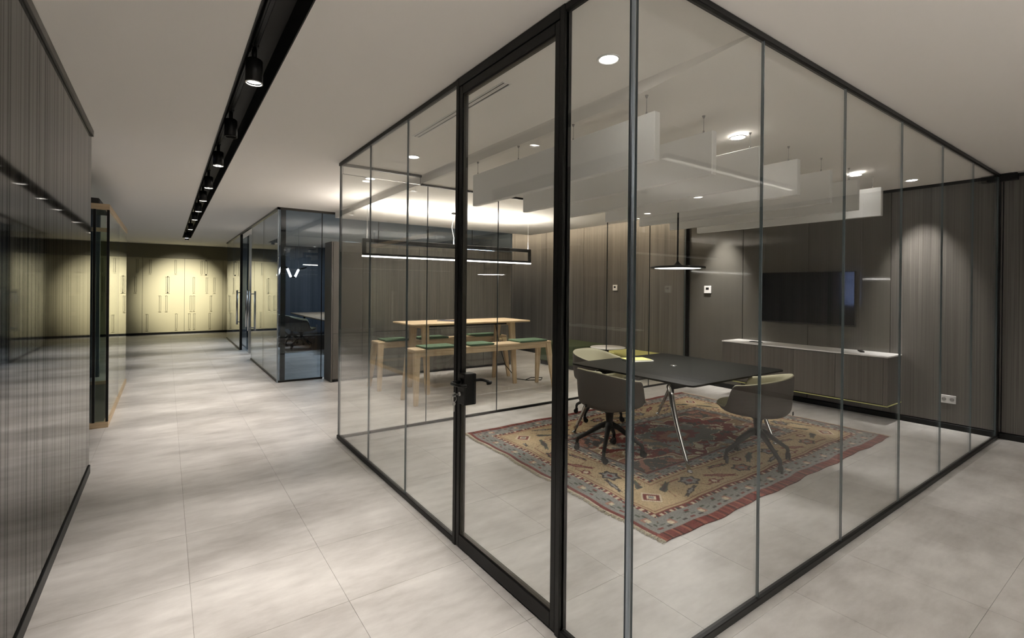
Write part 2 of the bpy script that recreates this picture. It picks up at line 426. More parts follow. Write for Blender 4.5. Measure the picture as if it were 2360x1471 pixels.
# front side
pb = thing('glass_partition', 'clear glass partition on the right, from the near corner to the dark wood wall', 'partition', (4.2, YB, 0))
obj('bottom_rail', box(new(), XA+FD, 7.155, YB, YB+FD, 0, ZB, .003), m_black, pb)
obj('top_rail', box(new(), XA+FD, 7.155, YB, YB+FD, ZT, H, .003), m_black, pb)
xb = [1.444, 2.361, 3.309, 4.266, 5.211, 6.135, 7.09]
for a, b_ in zip(xb, xb[1:]): pane(pb, 'y', GYB, a+.004, b_-.004, ZB-.01, ZT+.01, m_glass)
for x in xb[1:-1]: joint(pb, 'y', GYB, x, ZB, ZT, .006)
cb = new(); box(box(cb, GXA-.006, GXA+.006, GYB-.006, GYB+.006, ZB, ZT, .002), GXA+.0055, GXA+.0095, GYB-.004, GYB+.004, ZB, ZT)
obj('corner_bead', cb, m_chrome_edge, pb)
obj('post', box(new(), 7.09, 7.155, YB, YB+FD, ZB, ZT, .003), m_black, pb)
obj('wall_bracket', box(box(new(), 7.09, 7.165, 1.10, YB, 2.70, 2.765), 7.09, 7.165, YB+FD, 1.33, 2.70, 2.725), m_black, pb)
# rear side
pc = thing('glass_partition', 'clear glass partition at the rear, between meeting table and high table', 'partition', (4.2, YC, 0))
obj('bottom_rail', box(new(), XA+FD, 7.10, YC, YC+.03, 0, .024), m_black, pc)
obj('top_rail', box(new(), XA+.05, 7.10, YC, YC+.03, HS-.024, HS) if False else box(box(new(), XA+FD, XS, YC, YC+.03, H-.026, H), XS, 6.10, YC, YC+.03, HS-.022, HS), m_black, pc)
xc = [1.436, 2.382, 3.331, 4.285, 5.243, 6.19, 7.10]
for a, b_ in zip(xc, xc[1:]):
    pane(pc, 'y', GYC, a+.003, b_-.003, .02, H-.02 if b_ < 2.0 or a > 6.1 else HS-.015, m_glass)
for x in xc[1:-1]: joint(pc, 'y', GYC, x, .024, HS-.022, .006)
pane(pc, 'y', GYC, xc[0]+.01, XS-.01, HS-.012, H-.02, m_glass)
obj('corner_strip', box(new(), 1.418, 1.434, 5.006, 5.022, .04, H-.03), m_edge, pc)
obj('post', box(new(), 7.10, 7.165, YC-.005, YC+.035, 0, H-.01), m_black, pc)

# rear smoked meeting box
XR, YR = 1.43, 8.42
ps = thing('glass_meeting_box', 'smoked glass meeting room at the far right of the corridor with steel handles', 'glass room', (XR, YR, 0))
obj('top_rail', box(box(new(), XR-.01, XR+.03, YR-.01, 16.4, H-.035, H), XR-.01, 5.97, YR-.01, YR+.03, H-.035, H), m_trim, ps)
obj('bottom_rail', box(box(new(), XR, XR+.03, YR, 11.40, 0, .03), XR+.03, 2.12, YR, YR+.03, 0, .03), m_black, ps)
obj('bottom_rail', box(new(), XR, XR+.03, 13.25, 16.4, 0, .03), m_black, ps)
for a, b_ in ((YR+.02, 9.9), (9.9, 11.40), (13.25, 14.8), (14.8, 16.38)): pane(ps, 'x', XR+.015, a+.003, b_-.003, .02, H-.03, m_glass2)
xs_ = [1.445, 2.10, 3.06, 4.02, 4.98, 5.94]
for a, b_ in zip(xs_, xs_[1:]): pane(ps, 'y', YR+.015, a+.004, b_-.004, .02, H-.03, m_glass2)
for x in xs_[1:-1]: joint(ps, 'y', YR+.015, x, .03, H-.035, .012, m_black)
pane(ps, 'x', 5.945, YR+.03, 16.38, .02, H-.03, m_glass2)
obj('corner_strip', box(new(), XR-.004, XR+.016, YR-.004, YR+.016, .0, H-.03), m_chrome_edge, ps)
obj('corner_strip', box(new(), 5.935, 5.955, YR, YR+.02, 0, H-.03), m_chrome_edge, ps)
obj('frame_post', box(new(), XR-.004, XR+.045, 13.17, 13.25, 0, H-.03), m_black, ps)
obj('frame_post', box(new(), XR+.05, XR+.12, YR+.03, YR+.07, 0, H-.03), m_trim, ps)
dr = thing('sliding_glass_door', 'smoked glass door leaf standing open at the far meeting room', 'door', (XR+.1, 12.9, 0))
pane(dr, 'x', XR+.10, 12.35, 13.75, .012, H-.10, m_glass2)
obj('frame_post', box(new(), XR+.075, XR+.125, 12.30, 12.35, .012, H-.10), m_steel, dr)
def pull(p, x, y):
    h_ = new(); tube(h_, [(x, y, .60), (x, y, 1.42)], .020, 12)
    for z in (.66, 1.36): tube(h_, [(x, y, z), (XR+.02, y, z)], .010, 8)
    return obj('pull_handle', h_, m_steel, p)
pull(ps, XR-.05, 11.33); pull(ps, XR-.05, 13.32); 
obj('pull_handle', tube(tube(tube(new(), [(XR+.04, 12.42, .60), (XR+.04, 12.42, 1.42)], .02, 12), [(XR+.04, 12.42, .66), (XR+.09, 12.42, .66)], .01, 8), [(XR+.04, 12.42, 1.36), (XR+.09, 12.42, 1.36)], .01, 8), m_steel, dr)
wallbox('wall_rear', (1.46, 5.93, 16.3, 16.4, 0, H), m_navy)

# oak framed glass booth at the left
gb = thing('glass_booth', 'glass booth with pale oak sill and dark corner bars behind the left wall', 'glass room', (-.5, 6.75, 0))
for nm, z0, z1 in (('sill', 0, .06), ('head', 2.325, 2.385)):
    b_ = new(); box(b_, -.54, -.50, 6.75, 9.67, z0, z1); box(b_, -3.0, -.54, 6.75, 6.80, z0, z1); box(b_, -3.0, -.54, 9.62, 9.67, z0, z1)
    obj(nm, b_, m_oak, gb)
obj('sill', box(new(), -3.0, -.54, 6.80, 9.62, -.0035, .012), m_block_side, gb)
pane(gb, 'x', -.515, 6.77, 8.2, .055, 2.33, m_glass3); pane(gb, 'x', -.515, 8.21, 9.65, .055, 2.33, m_glass3)
pane(gb, 'y', 6.77, -.61, -.53, .055, 2.33, m_glass3); pane(gb, 'y', 6.77, -2.9, -.64, .055, 2.33, m_glass2)
pane(gb, 'y', 9.64, -2.9, -.53, .055, 2.33, m_glass3)
for x in (-.512, -.625): obj('corner_bar', box(new(), x-.011, x+.011, 6.758, 6.785, .06, 2.325), m_black, gb)
obj('service_box', box(new(), -2.6, -.60, 6.95, 7.9, 2.385, 2.47, .01), m_black_matt, gb)

# dark cabinet block in front of the smoked glass
cbk = thing('cabinet_block', 'long dark veneer cabinet wall standing below ceiling height in front of smoked glass', 'cabinet', (2.14, 8.0, 0))
obj('carcass', box(new(), 2.165, 5.62, 8.02, 8.395, .02, 2.235), m_black_matt, cbk)
obj('side_panel', box(new(), 2.14, 2.165, 7.995, 8.40, 0, 2.25, .004), m_block_side, cbk)
obj('side_panel', box(new(), 5.62, 5.645, 7.995, 8.40, 0, 2.25, .004), m_block_side, cbk)
obj('top_panel', box(new(), 2.165, 5.62, 8.0, 8.40, 2.235, 2.252), m_block_side, cbk)
xk = [2.167, 2.29, 2.646, 3.643, 4.336, 5.0, 5.618]
for i, (a, b_) in enumerate(zip(xk, xk[1:])):
    mm = m_block_side if i < 2 else m_wood_block
    obj('door', box(new(), a+.002, b_-.002, 7.998, 8.02, .05, .774), mm, cbk)
    obj('door', box(new(), a+.002, b_-.002, 7.998, 8.02, .780, 2.232), mm, cbk)

# ------------------------------------------------------------------ ceiling lamps
def downlight(x, y, z, label, power, cone=1.35, group='recessed downlights', col=NEUT, tilt=(0, 0, 0), glow=None):
    t = thing('downlight', label, 'downlight', (x, y, z), 0, group)
    ri = new(); lathe(ri, [(.050, -.001), (.062, -.001), (.064, -.006), (.061, -.008), (.050, -.006), (.046, .0)], seg=28)
    obj('trim_ring', ri, m_white, t, local=True)
    di = new(); cyl(di, (0, 0, -.0035), .047, .003, 28)
    obj('diffuser', di, glow or m_lamp, t, local=True)
    put_light(lamp_data('SPOT', 'downlight_bulb', power, col, spot_size=cone, spot_blend=1.0, shadow_soft_size=.045), (0, 0, -.02), t, tilt)
    return t
downlight(1.94, 1.86, H, 'bright round ceiling downlight nearest the glass corner', 11, 1.3)
downlight(1.91, 4.35, H, 'round ceiling downlight past the slot vent, inside the rear partition', W_DOWN*.9)
downlight(1.90, 5.52, H, 'round ceiling downlight just beyond the rear glass partition', W_DOWN*.8)
downlight(3.49, 2.02, HS, 'round ceiling downlight between the second and third hanging baffles', W_DOWN*.1)
downlight(5.53, 1.98, HS, 'round ceiling downlight right of the sixth hanging baffle', W_DOWN*.6)
downlight(6.74, 1.87, H, 'round ceiling downlight near the wood wall, above the socket', W_WALL, .95, tilt=(0, math.radians(-19), 0))
downlight(6.74, 4.35, H, 'round ceiling downlight over the left end of the sideboard', W_WALL*.8, .95, tilt=(0, math.radians(-19), 0))
for x, y, q in ((1.7, -1.4, 'behind the camera, added for ceiling bounce'), (3.8, -1.42, 'second from the corridor'), (5.8, -1.42, 'third from the corridor'), (6.4, -2.75, 'nearest the near wall')):
    downlight(x, y, H, 'round ceiling downlight in the open area outside the glass, '+q, W_NEAR, 1.9, 'downlights of the open area')
# track spots in the channel
def spot_lamp(y, on, label, tilt=0, power=None):
    t = thing('track_spotlight', label, 'spotlight', (.405, y, 2.70), 0, 'track spotlights')
    b_ = new(); lathe(b_, [(0, .135), (.038, .135), (.045, .128), (.046, .0), (.041, .0), (.040, .018), (0, .022)], seg=24)
    hd = obj('lamp_head', b_, m_black, t, local=True)
    s_ = new(); cyl(s_, (0, 0, .165), .014, .06, 14); box(s_, -.018, .018, -.05, .05, .190, .205, .003)
    obj('stem', s_, m_black, t, local=True)
    e_ = new(); cyl(e_, (0, 0, .012), .0395, .006, 24)
    obj('lens', e_, m_lamp if on else principled('lens_off', (.05, .05, .05), .1), t, local=True)
    rg = new(); lathe(rg, [(.0405, .001), (.0462, .001), (.0462, -.004), (.0405, -.004), (.0405, .001)], seg=24)
    obj('rim', rg, m_lampwhite if on else m_black, t, local=True)
    if on: put_light(lamp_data('SPOT', 'track_bulb', power or W_TRACK, WARM, spot_size=.98, spot_blend=.8, shadow_soft_size=.035), (0, 0, -.008), t, (tilt, 0, 0))
    return t
words = ['largest and nearest in view']+[w_+' one into the distance' for w_ in ('second', 'third', 'fourth', 'fifth', 'sixth', 'seventh', 'eighth', 'ninth')]
for k, y in enumerate((3.17, 4.42, 5.56, 6.9, 8.0, 9.2, 10.42, 12.3, 14.6)):
    on = k != 1
    o = spot_lamp(y, on, ('unlit ' if not on else 'lit ')+'black cylinder spotlight in the ceiling channel, %s' % words[k], 0)
for y, q in ((2.0, 'just above the frame'), (.8, 'over the camera'), (-.4, 'behind the camera, added for ceiling bounce'), (-1.6, 'added far behind the camera'), (-2.8, 'added by the near wall')):
    spot_lamp(y, True, 'lit black cylinder spotlight in the ceiling channel, ' + q)  # those behind the camera are added, their floor bounce lifts the ceiling
# wall washers for the far olive wall
ws = lamp_data('SPOT', 'wall_wash_bulb', 330, (1, .95, .82), spot_size=.78, spot_blend=1.0, shadow_soft_size=.05)
t = thing('track_spotlight', 'small black spotlight at the channel end, aimed at the olive wall', 'spotlight', (.425, 15.2, 2.70), 0, 'track spotlights')
obj('lamp_head', lathe(new(), [(0, .12), (.04, .12), (.045, .11), (.046, 0), (.04, 0), (.038, .02), (0, .022)], seg=24), m_black, t, local=True)
obj('lens', cyl(new(), (0, 0, .012), .037, .006, 20), m_lamp, t, local=True)
put_light(ws, (0, 0, -.02), t, (math.radians(66), 0, 0))
# slot vent
sv = thing('slot_vent', 'white linear slot vent in the ceiling along the glass wall', 'vent', (1.675, 3.1, H))
obj('frame', box(box(box(box(new(), 1.645, 1.652, 2.44, 3.76, H-.004, H), 1.70, 1.707, 2.44, 3.76, H-.004, H), 1.652, 1.70, 2.44, 2.447, H-.004, H), 1.652, 1.70, 3.753, 3.76, H-.004, H), m_white, sv)
for x in (1.660, 1.678, 1.694): obj('slot', box(new(), x-.0035, x+.0035, 2.447, 3.753, H-.003, H-.0005), m_trim if x != 1.678 else m_white, sv)

# ------------------------------------------------------------------ acoustic baffles
XB = [2.29+.573*k for k in range(7)]
names7 = ['first and nearest', 'second', 'third', 'fourth', 'fifth', 'sixth', 'seventh and farthest']
def make_baffle():
    t = thing('acoustic_baffle', '', 'baffle', (XB[0], 1.83, 2.28), 0, 'hanging acoustic baffles')
    obj('felt_panel', box(new(), 0, .05, 0, 2.045, 0, .283, .004), m_felt, t, local=True)
    for y in (.08, .72, 1.37, 2.0):
        h_ = new(); cyl(h_, (.025, y, .341), .0018, .118, 6); cyl(h_, (.025, y, .392), .005, .016, 10, .011); cyl(h_, (.025, y, .292), .0055, .02, 10)
        obj('hanger', h_, m_cable, t, local=True)
    return t
bf = make_baffle()
for k in range(7):
    o = bf if k == 0 else copy_tree(bf)
    o.location = (XB[k], 1.83, 2.28)
    o['label'] = 'white felt baffle hanging from the ceiling, %s of the row' % names7[k]

# ------------------------------------------------------------------ pendant disc
pd = thing('pendant_lamp', 'thin black disc pendant lamp on a rod over the black table', 'lamp', (4.40, 3.2, 1.755))
r_ = new(); lathe(r_, [(.0, .085), (.011, .085), (.015, .065), (.045, .038), (.06, .030), (.25, .024), (.278, .018), (.278, .0), (.236, .0), (.232, .006)], seg=56)
obj('disc', r_, m_rod, pd, local=True)
obj('diffuser', cyl(new(), (0, 0, .004), .233, .003, 56), m_lamp_soft, pd, local=True)
obj('rod', cyl(cyl(new(), (0, 0, .49), .009, .87, 12), (0, 0, .91), .05, .03, 24), m_rod, pd, local=True)
put_light(lamp_data('AREA', 'disc_bulb', W_DISC, NEUT, shape='DISK', size=.46), (0, 0, -.004), pd)

# linear pendant
YP = 6.65
lp = thing('linear_pendant', 'long black rectangular frame pendant with a glowing bar over the high table', 'lamp', (3.65, YP, 1.96), 0, 'linear pendants')
obj('upper_bar', box(new(), 2.19, 5.08, YP-.022, YP+.022, 2.145, 2.195, .002), m_rod, lp)
for a in ((2.19, 2.235), (5.045, 5.08)): obj('end_bar', box(new(), a[0], a[1], YP-.022, YP+.022, 1.985, 2.150), m_rod, lp)
obj('lower_bar', box(new(), 2.19, 5.08, YP-.022, YP+.022, 1.962, 1.995, .002), m_rod, lp)
obj('diffuser', box(new(), 2.19, 5.08, YP-.024, YP+.024, 1.945, 1.962), m_bar, lp)
obj('diffuser', box(new(), 2.25, 5.02, YP-.014, YP+.014, 2.1945, 2.1953), m_bar, lp)
for x in (2.25, 5.03): obj('suspension_wire', cyl(new(), (x, YP, (2.195+HS)/2), .0022, HS-2.195, 6) , m_cable, lp)
obj('power_cable', tube(new(), [(3.60, YP, 2.195), (3.60, YP, 2.3), (3.57, YP+.01, 2.45), (3.60, YP+.02, 2.58), (3.60, YP, 2.66)], .004, 8), m_lampwhite, lp)
obj('ceiling_cup', cyl(new(), (3.60, YP, HS-.012), .04, .022, 20), m_black, lp)
put_light(lamp_data('AREA', 'bar_up_bulb', W_BAR_UP, WARM, shape='RECTANGLE', size=2.75, size_y=.03), (0, 0, 2.20-1.96), lp, (PI, 0, 0))
put_light(lamp_data('AREA', 'bar_down_bulb', W_BAR_DN, NEUT, shape='RECTANGLE', size=2.85, size_y=.04), (0, 0, 1.942-1.96), lp)
for x, y, q in ((4.6, -1.3, 'near the downlights'), (1.1, -1.9, 'behind the camera, added for ceiling bounce')):  # added pendants out of view, only there to brighten the ceiling
    o = copy_tree(lp); o.location = (x, y, 1.96); o['label'] = 'added black frame pendant out of view, brightening the ceiling, ' + q
    for c in o.children:
        if c.type == 'LIGHT':
            c.data = c.data.copy()
            if c.rotation_euler[0] > 1: c.data.energy = W_NEAR_UP*(.05 if x > 3 else 1.0); c.data.color = NEUT
            else: c.data.energy = .05
        elif c.name.startswith('diffuser'):
            c.data = c.data.copy(); c.data.materials[0] = m_white
cl = thing('ceiling_bar_light', 'long slim ceiling bar light in the open area outside the glass', 'ceiling light', (4.9, -.36, H))
obj('housing', box(new(), 3.7, 6.1, -.39, -.33, H-.04, H), m_black, cl)
obj('diffuser', box(new(), 3.71, 6.09, -.382, -.338, H-.044, H-.04), m_lamp_dim, cl)
# cove light above the veneer wall
cv = struct('trim_3', box(new(), 6.42, 6.46, 5.1, 12.3, 2.955-.03, 2.95), m_lampwhite)
put_light(lamp_data('AREA', 'cove_bulb', W_COVE, (1, .80, .58), shape='RECTANGLE', size=.04, size_y=6.5), (6.50, 8.3, 2.88), None, (0, math.radians(-62), 0))

# ------------------------------------------------------------------ rug (colours woven per point)
RW, RL = 3.72, 2.60
NU, NV = 414, 290
uu, vv = np.meshgrid(np.linspace(0, RW, NU), np.linspace(0, RL, NV), indexing='ij')
def srgb(r, g, b_): 
    c = np.array([r, g, b_])/255.; return np.where(c <= .04045, c/12.92, ((c+.055)/1.055)**2.4)
RED, CREAM, SAND, GREYB, CAMEL, DARK, PINK, GREEN, SALMON = [srgb(*c) for c in ((140, 52, 44), (226, 208, 172), (205, 176, 122), (150, 152, 148), (176, 142, 102), (78, 72, 72), (190, 128, 108), (86, 96, 84), (178, 112, 88))]
img = np.zeros((NU, NV, 3)); img[:] = CAMEL
def put(mask, col, a=1.0): img[mask] = img[mask]*(1-a)+np.array(col)*a
dE = np.minimum(uu, RW-uu); dS = np.minimum(vv, RL-vv)   # distance from the short and the long edges
SB = .075                                                 # kilim band on the long sides
dv = dS-SB; du = dE-.035
d = np.minimum(dv, du)                                    # distance inside the borders
along = np.where(dv < du, uu, vv)
put(d < .70, GREYB); put(d < .59, SAND); put(d < .20, SAND)
# outer guard
put(d < .15, GREYB)
def bars(d0, d1, period, duty, col, ph=0, only=None):
    m = (d > d0) & (d < d1) & (((along+ph) % period) < period*duty)
    if only is not None: m &= only
    put(m, col)
for (d0, d1, ph, col, per) in ((.03, .045, 0, DARK, .16), (.06, .075, .03, GREEN, .16), (.09, .105, .06, GREEN, .16), (.035, .10, .10, PINK, .32), (.05, .085, .115, CREAM, .32), (.105, .125, .2, RED, .32), (.03, .05, .24, RED, .32)):
    bars(d0, d1, per, .28 if per < .3 else .13, col, ph)
put((d > .15) & (d < .185), CREAM); bars(.152, .183, .055, .5, RED); bars(.155, .18, .11, .22, DARK, .02)
put((d > .185) & (d < .195), RED)
# main border motifs
dc = d-.385
put((d > .215) & (d < .222), RED, .8); put((d > .545) & (d < .552), RED, .8)
vine = dc-.105*np.sign(np.sin(along*2*PI/.62))*np.minimum(1, np.abs(np.sin(along*2*PI/.62))*2.2)
put((np.abs(vine) < .0075) & (d > .20) & (d < .57), RED, .85)
ph = (along % .62)/.62
def blob(p0, c0, ra, rc, col, inner=None, ring=.35, rot=0, per=.62, off=0, only=None):
    q = (((along+off) % per)-p0*per); q = np.where(q > per/2, q-per, q); q = np.where(q < -per/2, q+per, q)
    w_ = dc-c0
    a = q*math.cos(rot)+w_*math.sin(rot); c = -q*math.sin(rot)+w_*math.cos(rot)
    r = np.sqrt((a/ra)**2+(c/rc)**2); th = np.arctan2(c/rc, a/ra)
    r = r*(1+.16*np.cos(6*th))
    m = (r < 1) & (d > .20) & (d < .57)
    if only is not None: m &= only
    put(m, col)
    if inner is not None: put(m & (r < 1-ring), inner)
per2 = 1.24
blob(.25, -.045, .095, .065, DARK, SALMON, .28, 0, per2); blob(.25, -.045, .035, .025, GREYB, None, 0, 0, per2)
blob(.75, .03, .09, .07, DARK, GREYB, .3, 0, per2); blob(.75, .03, .03, .02, RED, None, 0, 0, per2)
blob(.50, .05, .15, .026, GREEN, DARK, .5, .45, per2); blob(.0, -.04, .14, .028, RED, SALMON, .55, -.5, per2)
blob(.62, -.09, .13, .020, DARK, GREYB, .5, .3, per2); blob(.13, .10, .10, .02, DARK, PINK, .5, -.3, per2)
blob(.38, .09, .05, .04, RED, CREAM, .45, 0, per2); blob(.88, -.09, .045, .04, RED, CREAM, .45, 0, per2)
sp = np.sin(uu*97.)*np.sin(vv*83.+uu*11)
put((sp > .93) & (d > .22) & (d < .55), DARK, .8); put((sp < -.95) & (d > .22) & (d < .55), RED, .7)
# corner blocks with a red diamond
for cu in (.035+.385, RW-.035-.385):
    for cv_ in (SB+.385, RL-SB-.385):
        q = np.abs(uu-cu)/.075+np.abs(vv-cv_)/.075
        bx = np.maximum(np.abs(uu-cu), np.abs(vv-cv_)) < .16
        put(bx, SAND); put(bx & (q < 1.35), CREAM); put(bx & (q < 1.05), RED); put(bx & (q < .62), CREAM); put(bx & (q < .4), GREYB)
# inner guards
put((d > .575) & (d < .605), CREAM); bars(.577, .603, .055, .5, RED, .01); bars(.58, .60, .11, .22, DARK, .03)
for (d0, d1, ph_, col, per) in ((.62, .632, 0, DARK, .15), (.645, .657, .04, GREEN, .15), (.67, .682, .08, DARK, .15), (.625, .675, .1, PINK, .3), (.64, .66, .11, CREAM, .3)):
    bars(d0, d1, per, .3 if per < .2 else .13, col, ph_)
put((d > .695) & (d < .71), RED); put((d > .71) & (d < .718), DARK)
# field with medallion
cu, cv_ = RW/2, RL/2
x_, y_ = (uu-cu), (vv-cv_)
fld = d > .718
th = np.arctan2(y_/.46, x_/.95); rr_ = np.sqrt((x_/.95)**2+(y_/.46)**2)
edge = 1+.10*np.sign(np.sin(9*th))*np.abs(np.sin(9*th))**.5+.05*np.sin(23*th)
def noise2(s, seed):
    r = np.random.RandomState(seed); out = np.zeros((NU, NV))
    for k in range(5):
        f = s*2**k; a = r.rand(6)*6.28
        out += (np.sin(f*uu*(1+.3*r.rand())+a[0]+1.7*np.sin(f*.7*vv+a[1]))*np.sin(f*vv*(1+.3*r.rand())+a[2]+1.7*np.sin(f*.8*uu+a[3])))/1.5**k
    return out
n1, n2, n3 = noise2(3.2, 1), noise2(5.5, 2), noise2(9, 3)
# corner spandrels
qx, qy = np.abs(x_)/(RW/2-.75), np.abs(y_)/(RL/2-.79)
span = fld & (((1-qx)*1.25)**2+((1-qy)*.95)**2 < .36+.05*np.sin(14*np.arctan2(1-qy, 1-qx)))
span_e = fld & (((1-qx)*1.25)**2+((1-qy)*.95)**2 < .41+.05*np.sin(14*np.arctan2(1-qy, 1-qx)))
put(span_e, CREAM); put(span, DARK*.9+GREYB*.15); put(span & (n2 > .35), SALMON); put(span & (n3 > .75), PINK); put(span & (n3 < -.9), GREYB)
m0 = fld & (rr_ < edge*1.06)
put(m0, CREAM); put(fld & (rr_ < edge*1.02), RED)
put(fld & (rr_ < edge*.96) & (n2 > .45), GREYB); put(fld & (rr_ < edge*.96) & (n3 > .8), CREAM); put(fld & (rr_ < edge*.96) & (n3 < -.85), DARK)
put(fld & (rr_ < edge*.62), CREAM); put(fld & (rr_ < edge*.60), DARK*.6+GREYB*.4)
put(fld & (rr_ < edge*.58) & (n2 > .5), RED); put(fld & (rr_ < edge*.58) & (n3 > .7), CAMEL); put(fld & (rr_ < edge*.58) & (n1 < -.6), GREYB)
put(fld & (rr_ < edge*.30), RED); put(fld & (rr_ < edge*.26) & (n2 > .1), SALMON); put(fld & (rr_ < edge*.14), GREYB)
out = fld & (rr_ > edge*1.1) & ~span_e
put(out & (np.abs(n2-.5) < .07), RED, .8); put(out & (n3 > .95), GREYB, .9); put(out & (n3 < -1.05), SALMON); put(out & (n1 > .9), SAND)
# kilim ends
put(dS < SB, srgb(136, 44, 34)); put((dS < SB) & (np.sin(uu*70+4*np.sin(uu*9)) > .7), srgb(170, 82, 58)); put((dS < SB) & (np.sin(uu*57+2*np.sin(uu*5)) < -.85), srgb(92, 32, 28))
put((dE < .035) & (dS > SB), RED)
# weave noise and abrash
img *= (1+.10*rng.randn(NU, NV))[..., None]*(1+.06*np.sin(vv*19+np.sin(uu*2))[..., None])
g_ = img.mean(-1, keepdims=True); img = np.clip((g_+(img-g_)*.68)*.92, .004, .9)
edge_wob = lambda t_, a: .008*np.sin(t_*7.1+a)+.005*np.sin(t_*17.3+2*a)
q00, q10, q11, q01 = [np.array(c) for c in ((2.47, 1.855), (6.225, 1.885), (6.26, 4.475), (2.575, 4.445))]
def rug_xy(s, t_):
    return (q00*(1-s)*(1-t_)+q10*s*(1-t_)+q11*s*t_+q01*(1-s)*t_)
S_, T_ = uu/RW, vv/RL
RX = q00[0]*(1-S_)*(1-T_)+q10[0]*S_*(1-T_)+q11[0]*S_*T_+q01[0]*(1-S_)*T_
RY = q00[1]*(1-S_)*(1-T_)+q10[1]*S_*(1-T_)+q11[1]*S_*T_+q01[1]*(1-S_)*T_
RY += (edge_wob(uu, .5)*(1-T_)+edge_wob(uu, 2.)*T_); RX += edge_wob(vv, 1.)*(1-S_)+edge_wob(vv, 3.)*S_
RZ = .009+.0012*np.sin(uu*11)*np.sin(vv*9)-.002*(np.minimum(dE, dS) < .012)
verts = np.stack([RX, RY, RZ], -1).reshape(-1, 3)
idx = np.arange(NU*NV).reshape(NU, NV)
faces = np.stack([idx[:-1, :-1], idx[1:, :-1], idx[1:, 1:], idx[:-1, 1:]], -1).reshape(-1, 4)
# skirt down to the floor
rim = list(idx[:, 0])+list(idx[-1, 1:])+list(idx[-2::-1, -1])+list(idx[0, -2:0:-1])
base = len(verts); sk = verts[rim].copy(); sk[:, 2] = .0005
verts = np.vstack([verts, sk]); cols = np.vstack([img.reshape(-1, 3), img.reshape(-1, 3)[rim]*.6])
nR = len(rim); skf = [(rim[(i+1) % nR], rim[i], base+i, base+(i+1) % nR) for i in range(nR)]
me = bpy.data.meshes.new('rug'); me.from_pydata(verts.tolist(), [], faces.tolist()+skf); 
ca = me.color_attributes.new('weave', 'FLOAT_COLOR', 'POINT')
ca.data.foreach_set('color', np.hstack([cols, np.ones((len(cols), 1))]).astype(np.float32).ravel())
m_rug = principled('woven_wool', (.4, .3, .2), .95, spec=.08)
n, l, b = nodes(m_rug); at = n.new('ShaderNodeAttribute'); at.attribute_name = 'weave'; l.new(at.outputs['Color'], b.inputs['Base Color'])
me.materials.append(m_rug)
rug = bpy.data.objects.new('rug', me); COL.objects.link(rug)
tag(rug, 'large faded oriental rug, red medallion and sand border, under the meeting table', 'rug')
fr = new()
for side in (0, 1):
    for k in range(430):
        t_ = (k+.5)/430; i = 0 if side == 0 else NU-1; j = min(NV-1, int(t_*(NV-1)))
        p = Vector((RX[i, j], RY[i, j], .006)); dx = (-1 if side == 0 else 1)*(.030+.012*rng.rand()); dy = .012*rng.randn()
        tube(fr, [p, p+Vector((dx*.5, dy*.4, .003)), p+Vector((dx, dy, -.003))], [.0032, .003, .002], 4)
tag(obj('fringe', fr, principled('cream_wool', (.66, .60, .47), .9), rug), kind='stuff')

# ------------------------------------------------------------------ meeting table
mt = thing('meeting_table', 'square black meeting table on splayed chrome legs, standing on the rug', 'table', (4.38, 3.2, 0))
top = new(); x0, x1, y0, y1 = 3.60, 5.17, 2.46, 3.97
rc = .05
poly = []
for cx, cy_, a0 in ((x1-rc, y1-rc, 0), (x0+rc, y1-rc, 90), (x0+rc, y0+rc, 180), (x1-rc, y0+rc, 270)):
    for k in range(6):
        a = math.radians(a0+18*k); poly.append((cx+rc*math.cos(a), cy_+rc*math.sin(a)))
prism(top, poly, .708, .724)
tt = obj('tabletop', top, m_tabletop, mt)
obj('cable_port', lathe(new(), [(0, .0012), (.022, .0012), (.03, .003), (.034, .001), (.034, 0)], (4.42, 3.25, .724), 24), m_steel, mt)
for y in (2.72, 3.60):
    be = new(); cyl(be, (4.385, y, .668), .026, 1.48, 18, axis='x')
    bo = obj('beam', be, m_black, mt)
    for x in (3.643, 5.127): obj('end_cap', cyl(new(), (x, y, .668), .028, .012, 20, axis='x'), m_chrome, bo)
for x in (3.70, 5.04): obj('cross_bar', box(new(), x-.03, x+.03, 2.70, 3.62, .695, .708), m_black, mt)
for fx, fy, ty in ((3.565, 2.45, 2.70), (3.53, 3.83, 3.60), (4.90, 3.83, 3.60), (4.935, 2.435, 2.70)):
    tx = 3.63 if fx < 4.3 else 5.0
    lg = new(); pts = []; rad = []
    for k in range(9):
        s = k/8; q = s+.10*math.sin(PI*s)
        pts.append((tx+(fx-tx)*s, ty+(fy-ty)*(s**1.35), .69+(.0135-.69)*s)); rad.append(.027-.011*s)
    tube(lg, pts, rad, 14); cyl(lg, (fx, fy, .0185), .026, .012, 18, .02)
    lo = obj('leg', lg, m_chrome, mt)
    st = new(); tube(st, [(tx, ty, .60), (tx+(.10 if fx < 4.3 else -.10), ty+(.06 if ty < 3 else -.06), .69)], .009, 8)
    obj('strut', st, m_black, lo)

